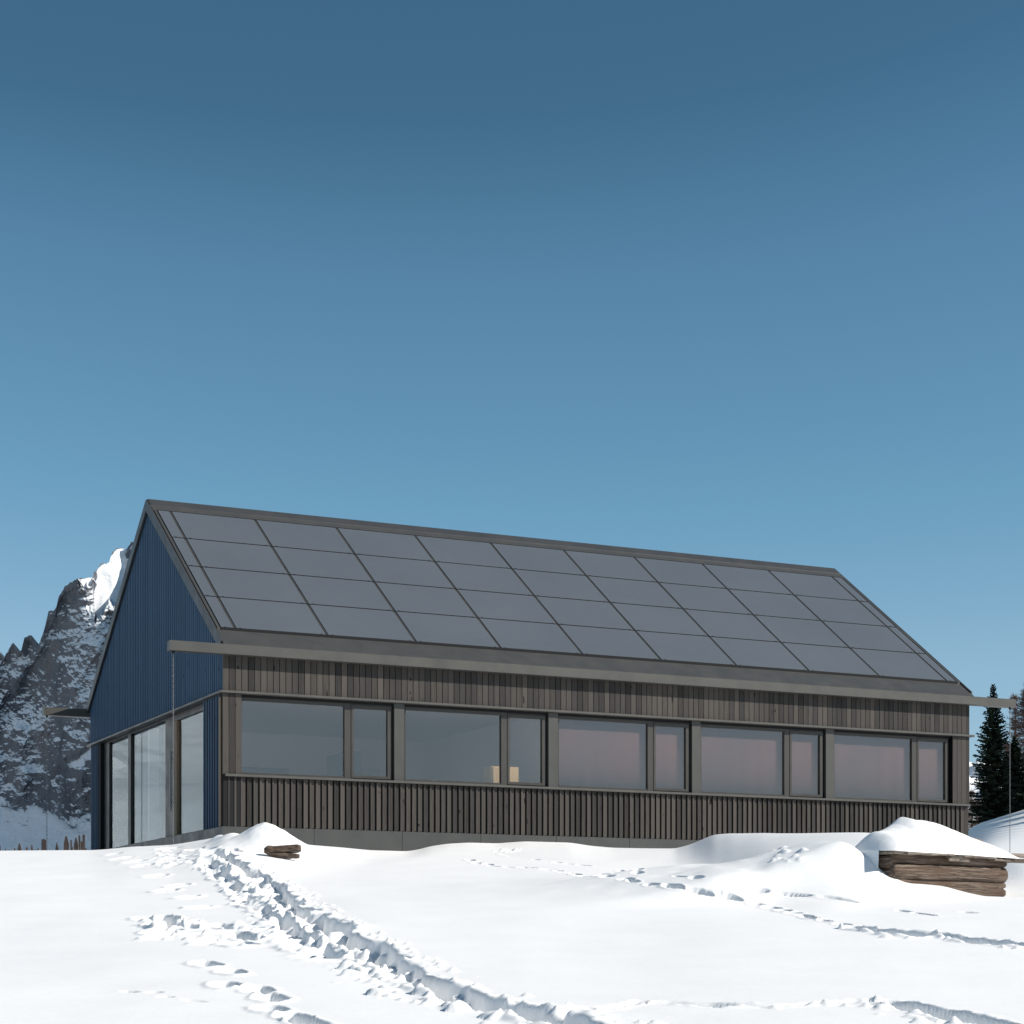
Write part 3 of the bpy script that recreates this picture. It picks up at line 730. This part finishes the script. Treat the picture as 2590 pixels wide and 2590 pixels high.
# ------------------------------------------------------------------ picket fence far left
FE = empty('picket_fence', at(60, 2152, 55)); FE.location.z = float(terrain(FE.location.x, 55.)); tag(FE, 'row of uneven pointed brown pickets beyond the snow crest on the left', 'fence')
pk = [(2,1310,24,1),(14,1395,8,0),(80,1358,14,0),(130,1372,30,1),(205,1352,16,0),(272,1285,60,1),(375,1337,22,0),(445,1303,40,1),(530,1345,14,0),(575,1385,10,0),(610,1226,58,0),(655,1370,20,0),(795,1275,44,1),(925,1183,66,1),(992,1236,18,0),(1015,1330,24,1),(1062,1205,54,1),(1108,1168,20,0),(1140,1255,24,0),(1168,1160,30,0),(1200,1350,20,0)]
for i, (x, v, w, pointed) in enumerate(pk):
    yy = 55+random.uniform(-.4, .4); p = at(x/5.52, 1900+v/5.52, yy); ww = w/5.52*yy/FP/2; zb = FE.location.z-.2; d = p-FE.location; th = .02
    m = MB(); sh = .22 if pointed else .03; lean = random.uniform(-.03, .05)
    m.add([(-ww+lean,-th,zb-FE.location.z),(ww*1.15+lean,-th,zb-FE.location.z),(ww*1.15,-th,d.z-sh),(ww*.15,-th,d.z),(-ww*(.3 if pointed else .9),-th,d.z-.01),(-ww,-th,d.z-sh),
           (-ww+lean,th,zb-FE.location.z),(ww*1.15+lean,th,zb-FE.location.z),(ww*1.15,th,d.z-sh),(ww*.15,th,d.z),(-ww*(.3 if pointed else .9),th,d.z-.01),(-ww,th,d.z-sh)],
          [(0,1,2,3,4,5),(11,10,9,8,7,6),(0,6,7,1),(1,7,8,2),(2,8,9,3),(3,9,10,4),(4,10,11,5),(5,11,6,0)])
    o = m.build('picket', M['picket'], FE); o.location = (d.x, d.y, 0)
m = MB(); m.box(-1.2, 2.9, .03, .08, .25, .33); m.build('fence_rail', M['picket'], FE)

# ------------------------------------------------------------------ mountain
MU = [-400,-120,-60,0,7,11,33.5,45,53,62,80,87,90.6,98,110,116,123,129.5,136,143,148.5,156,167,197.5,214,225,234,237,248,255,275,284,297,321,331.5,340,380,450,520,600,700,900,1200,1500,1800,2000]
MV = [1760,1700,1610,1645,1658,1663,1622.6,1645,1647,1611,1606,1616,1633,1631,1598,1576,1546,1541,1546,1533,1509,1495,1479.5,1464,1465,1459,1462,1448,1441,1426,1425,1395,1386,1388,1373,1372,1470,1440,1395,1335,1316,1338,1370,1560,1900,2100]
cols = np.concatenate([np.linspace(-400, -10, 60), np.linspace(-8, 372, 420), np.linspace(376, 1000, 160), np.linspace(1010, 2000, 60)])
D = np.interp(cols, [-400,-80,0,120,200,260,345,430,600,750,1000,2000], [1640,1560,1545,1510,1490,1480,1465,1385,1330,1320,1320,1500])  # right part: unseen nearer spur behind the house, added to shade the visible face
vc = np.interp(cols, MU, MV); jag = 5*fbm(cols*.22, 3.3, 0., 4)
kk = np.exp(-.5*(np.arange(-25, 26)/9.)**2); kk /= kk.sum(); vcs = np.convolve(np.pad(vc, 25, mode='edge'), kk, mode='valid')
rows = 560
tt = np.linspace(0, 1, rows)[:, None]
VV = 2172+(vcs[None, :]-2172)*tt+(jag+vc-vcs)[None, :]*tt**14; UU = np.tile(cols, (rows, 1))
apron = np.interp(cols, [-400,0,60,90,120,170,230,300,400,2000], [2040,2040,2060,2010,2030,2100,2110,2040,2060,2060])+12*fbm(cols*.03, .7, 0., 3)
steep = np.full(UU.shape, 74.)+10*fbm(UU*.03, VV*.02, 4., 3)
steep = np.where(VV > apron[None, :], 34., steep)
lit = np.interp(cols, [150,190,198,214,225,234,240,246,252,262,275,290,310,372,420,2000], [1300,1300,1475,1482,1478,1470,1570,1562,1556,1545,1522,1532,1580,1640,1300,1300])
lit = lit+8*fbm(cols*.2, 8., 0., 3)
steep = np.where(VV < lit[None, :], 40.+14*fbm(UU*.06, VV*.05, 9., 3), steep)
ledge = (fbm(UU*.012+VV*.006, VV*.030-UU*.02, 6., 3) > .30) & (VV > 1620)
steep = np.where(ledge, 56., steep)
# a diagonal snow ramp near the foot on the right
ramp_v = 1990-(UU-110)*.82; ramp_s = np.exp(-((VV-ramp_v)/17.)**2)*sst(95, 130, UU)*sst(345, 320, UU)
ramp_m = (UU > 95) & (UU < 330) & (np.abs(VV-ramp_v) < 15+ (UU-100)*.05) 
steep = steep-34*ramp_s
dz = np.abs(np.gradient(VV, axis=0))*D[None, :]/FP
sb = np.cumsum(dz/np.tan(np.radians(np.clip(steep, 25, 84))), axis=0)
kb = np.exp(-.5*(np.arange(-40, 41)/13.)**2); kb /= kb.sum()
sb = np.array([np.convolve(np.pad(q_, 40, mode='edge'), kb, mode='valid') for q_ in sb])
V0 = 2172+(vcs[None, :]-2172)*tt
for j_ in range(len(cols)): sb[:, j_] = np.interp(-VV[:, j_], -V0[:, j_], sb[:, j_])
litw = sst(8, -8, VV-lit[None, :])
X0 = (UU-CX)/FP*D[None, :]; Zr = (HOR-VV)/FP*D[None, :]
s1 = X0+D[None, :]*.15
bl = np.minimum(1, np.maximum(0, (apron[None, :]-VV)/60))
litm = (VV < lit[None, :])
wx = 14*fbm(s1*.012, Zr*.012, 31., 3); wz = 14*fbm(s1*.012, Zr*.012, 47., 3)
ra = (s1+wx)-.50*(Zr+wz); rb_ = (Zr+wz)+.35*(s1+wx); rc = (s1-wx)+.40*Zr
dn = (54*(ridged(ra*.011, rb_*.006, 2., 3)-.6)+15*(ridged(ra*.034, rb_*.018, 5., 4, .48)-.6)+9*(ridged(rc*.045, Zr*.06, 8., 4, .5)-.6)+3*fbm(s1*.25, Zr*.25, 1., 3))*(1-.6*ramp_s)
dn = dn*(1-.88*litw)
DD = 18*litw
Yd = D[None, :]+sb+DD-dn*(.15+.85*bl)*np.clip((1-tt)*30, .25, 1)
Xm = (UU-CX)/FP*Yd; Zm = (HOR-VV)/FP*Yd
# rear face so that the massif is solid
Xb = Xm[-1:, :]+40; Yb = Yd[-1:, :]+60; Zb = Zm[-1:, :]-60
Xc = Xm[-1:, :]+120; Yc = Yd[-1:, :]+500; Zc = np.full_like(Zb, 20.)
mt = grid_mesh('mountain', np.concatenate([Xm[:1], Xm, Xb, Xc]), np.concatenate([Yd[:1]-60, Yd, Yb, Yc]), np.concatenate([Zm[:1]*0-20, Zm, Zb, Zc]), M['rock'], smooth=False); tag(mt, kind='structure')

def massif(name, x0, x1, y0, y1, nx, ny, hfun, m):
    X, Y = np.meshgrid(np.linspace(x0, x1, nx), np.linspace(y0, y1, ny)); o = grid_mesh(name, X, Y, hfun(X, Y), m, smooth=False); tag(o, kind='structure')
# far white peak showing right of the house
def hf(X, Y):
    bd = sst(200, 420, X)*sst(2400, 2100, X)*sst(3300, 3500, Y)*sst(4700, 4500, Y)
    e = np.exp(-(((X-800)/420)**2+((Y-4000)/500)**2)); return -80+bd*(270)+e*bd*(185+120*(ridged(X*.004, Y*.004, 1., 5)-.6))+e*40*fbm(X*.02, Y*.02, 3., 4)
massif('mountain', 200, 2400, 3300, 4700, 260, 160, hf, M['farrock'])
# snowy hills to the left of the view, the ones the gable glass reflects
def hf2(X, Y):
    r = ((X+1250)*.64+(Y-1500)*.77)
    a = ((X+1250)*.77-(Y-1500)*.64)
    edge = sst(-560, -860, X)*sst(-2600, -2300, X)*sst(700, 950, Y)*sst(2400, 2100, Y)
    return -60+edge*(95+np.exp(-(r/420)**2)*(190*np.exp(-((a+200)/360)**2)+70)*(.7+.6*ridged(X*.003, Y*.003, 7., 5)))
massif('hills', -2600, -560, 700, 2400, 140, 120, hf2, M['snow'])

# ------------------------------------------------------------------ trees
def spruce(name, loc, h, r, label, seed, whorls=46, dens=1.0):
    rd = random.Random(seed); root = empty(name, loc); tag(root, label, 'tree', 'trees on the snowy rise at the right')
    t_ = MB(); t_.tube((0,0,-.5), (0,0,h*.5), h*.018, h*.010, 8); t_.tube((0,0,h*.5), (0,0,h*.99), h*.010, .01, 8); t_.build('trunk', M['bark'], root)
    c = MB(); vs = []; fs = []
    def tri(p, q, w_):
        k = len(vs); vs.extend([p-w_, p+w_, q]); fs.append((k, k+1, k+2))
    for i in range(whorls):
        s = i/(whorls-1); z = h*(.06+.93*s); R = r*(1-s)**.82*(1.0+.05)+.12
        nb = rd.randint(7, 10) if s < .9 else 4
        a0 = rd.random()*6.28
        for b in range(nb):
            a = a0+b*6.283/nb+rd.uniform(-.25, .25); L = R*rd.uniform(.55, 1.18); up = -.20+.62*s+rd.uniform(-.07, .07)
            d = Vector((math.cos(a), math.sin(a), 0)); sd = Vector((-d.y, d.x, 0)); n = max(4, int(L/.17*dens))
            pts = []
            for k in range(n+1):
                q = k/n; pts.append(Vector((0, 0, z))+d*(L*q)+Vector((0, 0, L*(up*q+(-.28*q+.36*q*q)*(1-s*.6))))+Vector((rd.gauss(0,.02), rd.gauss(0,.02), rd.gauss(0,.02))))
            for k in range(n):
                p, q = pts[k], pts[k+1]; wd = (.36*(1-k/n)**.6+.12)*min(1, L*.8)
                tri(p, q+(q-p)*.6, sd*(.055)); 
                for side in (-1, 1):
                    for m_ in range(2):
                        tip = p+(q-p)*rd.random()+sd*side*wd*rd.uniform(.5, 1.15)+d*wd*rd.uniform(.2, .7)+Vector((0,0,rd.uniform(-.16, .03)))
                        tri(p+(q-p)*rd.random()*.8, tip, (d*.080+Vector((0,0,.050))))
                tri(p, p+Vector((rd.gauss(0,.04), rd.gauss(0,.04), -rd.uniform(.08, .26)*min(1, L))), d*.06)
    c.v = [tuple(v) for v in vs]; c.f = fs; c.build('crown', M['needle'], root); return root
def larch(name, loc, h, r, label, seed, nbr=150, m='larch', group='trees on the snowy rise at the right'):
    rd = random.Random(seed); root = empty(name, loc); tag(root, label, 'tree', group)
    t_ = MB(); t_.tube((0,0,-.5), (0,0,h*.55), h*.016, h*.009, 7); t_.tube((0,0,h*.55), (0,0,h*.98), h*.009, .01, 7); t_.build('trunk', M['bark'], root)
    vs = []; fs = []
    def tri(p, q, w_):
        k = len(vs); vs.extend([p-w_, p+w_, q]); fs.append((k, k+1, k+2))
    for i in range(nbr):
        s = rd.random()**.85; z = h*(.10+.88*s); R = r*(1-s)**.6*rd.uniform(.5, 1.12)+.15
        a = rd.random()*6.283; d = Vector((math.cos(a), math.sin(a), 0)); up = rd.uniform(.05, .45)
        n = 7; p = Vector((0,0,z)); 
        for k in range(n):
            q = p+d*(R/n)+Vector((rd.gauss(0,.04), rd.gauss(0,.04), R/n*up+rd.gauss(0,.03)))
            tri(p, q+(q-p)*.5, Vector((0,0,.03))); tri(p, q, Vector((-d.y, d.x, 0))*.03)
            for m_ in range(4):
                dr = Vector((rd.gauss(0, 1), rd.gauss(0, 1), rd.gauss(.35, .8))).normalized()*rd.uniform(.2, .6)*(1.1-k/n*.5)
                o_ = p+(q-p)*rd.random(); wv = Vector((rd.gauss(0,1), rd.gauss(0,1), rd.gauss(0,1))).normalized()*.014
                tri(o_, o_+dr, wv)
                o2 = o_+dr*.5; tri(o2, o2+Vector((rd.gauss(0,.16), rd.gauss(0,.16), rd.gauss(.05,.16))), wv*.8)
            p = q
    c = MB(); c.v = [tuple(v) for v in vs]; c.f = fs; c.build('crown', M[m], root); return root
def tree_at(fn, name, u, vtop, y, r, label, seed, **k):
    x = (u-CX)/FP*y; z = float(terrain(x, y))-.2; h = (HOR-vtop)/FP*y-z; return fn(name, (x, y, z), h, r, label, seed, **k)
tree_at(spruce, 'spruce_tree', 2512, 1729, 166, 2.15, 'tall dark spruce standing clear just right of the house', 3, whorls=60)
tree_at(spruce, 'spruce_tree', 2566, 1862, 172, 1.9, 'shorter dark spruce half hidden behind the tall one', 5, whorls=48)
tree_at(spruce, 'spruce_tree', 2600, 1960, 170, 1.9, 'low dark spruce at the right edge under the bare larch', 9, whorls=40)
tree_at(larch, 'larch_tree', 2568, 1752, 182, 1.7, 'slim bare larch with thin grey brown twigs right of the tall spruce', 11, nbr=170)
tree_at(larch, 'larch_tree', 2604, 1722, 176, 2.5, 'dense reddish brown bare larch filling the right edge', 12, nbr=620)
tree_at(larch, 'larch_tree', 2545, 1880, 186, 1.8, 'bare larch showing brown between the two dark spruces', 16, nbr=170)
for i, (u, v, y, r, lb) in enumerate(((2458, 2000, 235, 1.9, 'small reddish bare larch close against the house corner'), (2476, 2022, 230, 1.8, 'small reddish bare larch left of the tall spruce foot'), (2494, 2040, 222, 1.6, 'lowest reddish bare larch at the tall spruce foot'), (2440, 2030, 240, 2.2, 'small reddish bare larch mostly hidden by the house corner'))):
    tree_at(larch, 'larch_tree', u, v, y, r, lb, 30+i, nbr=150, group='small larches far behind the house corner')
# trees out of frame on the right whose shade falls over the rise
for i, (u, y, hh) in enumerate(((2680, 150, 15), (2760, 140, 17), (2850, 150, 16), (2700, 165, 16), (2930, 138, 18), (2800, 128, 15))):
    x = (u-CX)/FP*y; z = float(terrain(x, y))-.2
    spruce('spruce_tree', (x, y, z), hh, 3.0, 'dark spruce of the group continuing beyond the right edge', 50+i, whorls=26, dens=.6)

# ------------------------------------------------------------------ light, sky, camera
AZ = math.radians(52.0); EL = math.radians(35.5)
sx_l, sy_l = math.sin(AZ), -math.cos(AZ)
ca, sa = math.cos(HROT), math.sin(HROT)
sd = Vector(((sx_l*ca-sy_l*sa)*math.cos(EL), (sx_l*sa+sy_l*ca)*math.cos(EL), math.sin(EL)))
L = bpy.data.lights.new('sun', 'SUN'); L.energy = 4.9; L.angle = math.radians(.5); L.color = (1, .94, .85)
lo = bpy.data.objects.new('sun', L); COL.objects.link(lo); lo.rotation_euler = sd.to_track_quat('Z', 'Y').to_euler(); lo.location = sd*60
W = bpy.data.worlds.new('World'); sc.world = W; W.use_nodes = True; nt = W.node_tree
bg = nt.nodes['Background']; sk = nt.nodes.new('ShaderNodeTexSky'); sk.sky_type = 'NISHITA'; sk.sun_disc = False
sk.sun_elevation = EL; sk.sun_rotation = math.atan2(sd.x, sd.y)
sk.altitude = 2200; sk.air_density = 1.0; sk.dust_density = .3; sk.ozone_density = 1.6
K = .075; EXP = .25
sp = nt.nodes.new('ShaderNodeSeparateColor'); cb_ = nt.nodes.new('ShaderNodeCombineColor'); nt.links.new(sk.outputs[0], sp.inputs[0])
# clear high-altitude sky: deeper overhead, paler low down (input brightness -> output brightness, one curve per channel)
for i, pts in enumerate((((0,0),(.074,.055),(.087,.093),(.125,.152),(.178,.272),(.30,.42),(.6,.60),(1,.68)),
                         ((0,0),(.125,.148),(.147,.230),(.205,.342),(.283,.472),(.42,.60),(.7,.76),(1,.84)),
                         ((0,0),(.231,.265),(.262,.382),(.347,.53),(.424,.645),(.6,.76),(.8,.88),(1,.95)))):
    m1 = nt.nodes.new('ShaderNodeMath'); m1.operation = 'MULTIPLY'; m1.inputs[1].default_value = K; nt.links.new(sp.outputs[i], m1.inputs[0])
    fc = nt.nodes.new('ShaderNodeFloatCurve'); cv = fc.mapping.curves[0]
    cv.points[0].location = pts[0]; cv.points[1].location = pts[-1]
    for q in pts[1:-1]: cv.points.new(*q)
    for q in cv.points: q.handle_type = 'VECTOR'
    fc.mapping.update(); nt.links.new(m1.outputs[0], fc.inputs['Value'])
    m2 = nt.nodes.new('ShaderNodeMath'); m2.operation = 'MULTIPLY'; m2.inputs[1].default_value = 1/(K*2**EXP); nt.links.new(fc.outputs[0], m2.inputs[0]); nt.links.new(m2.outputs[0], cb_.inputs[i])
nt.links.new(cb_.outputs[0], bg.inputs[0]); bg.inputs[1].default_value = K
cam = bpy.data.cameras.new('camera'); co = bpy.data.objects.new('camera', cam); COL.objects.link(co)
co.rotation_euler = (math.pi/2, 0, 0); cam.sensor_width = 36; cam.lens = 36*F; cam.shift_y = (HOR-1295)/2590
cam.clip_start = .1; cam.clip_end = 20000; sc.camera = co
sc.view_settings.view_transform = 'Standard'; sc.view_settings.look = 'None'; sc.view_settings.exposure = EXP; sc.view_settings.gamma = 1
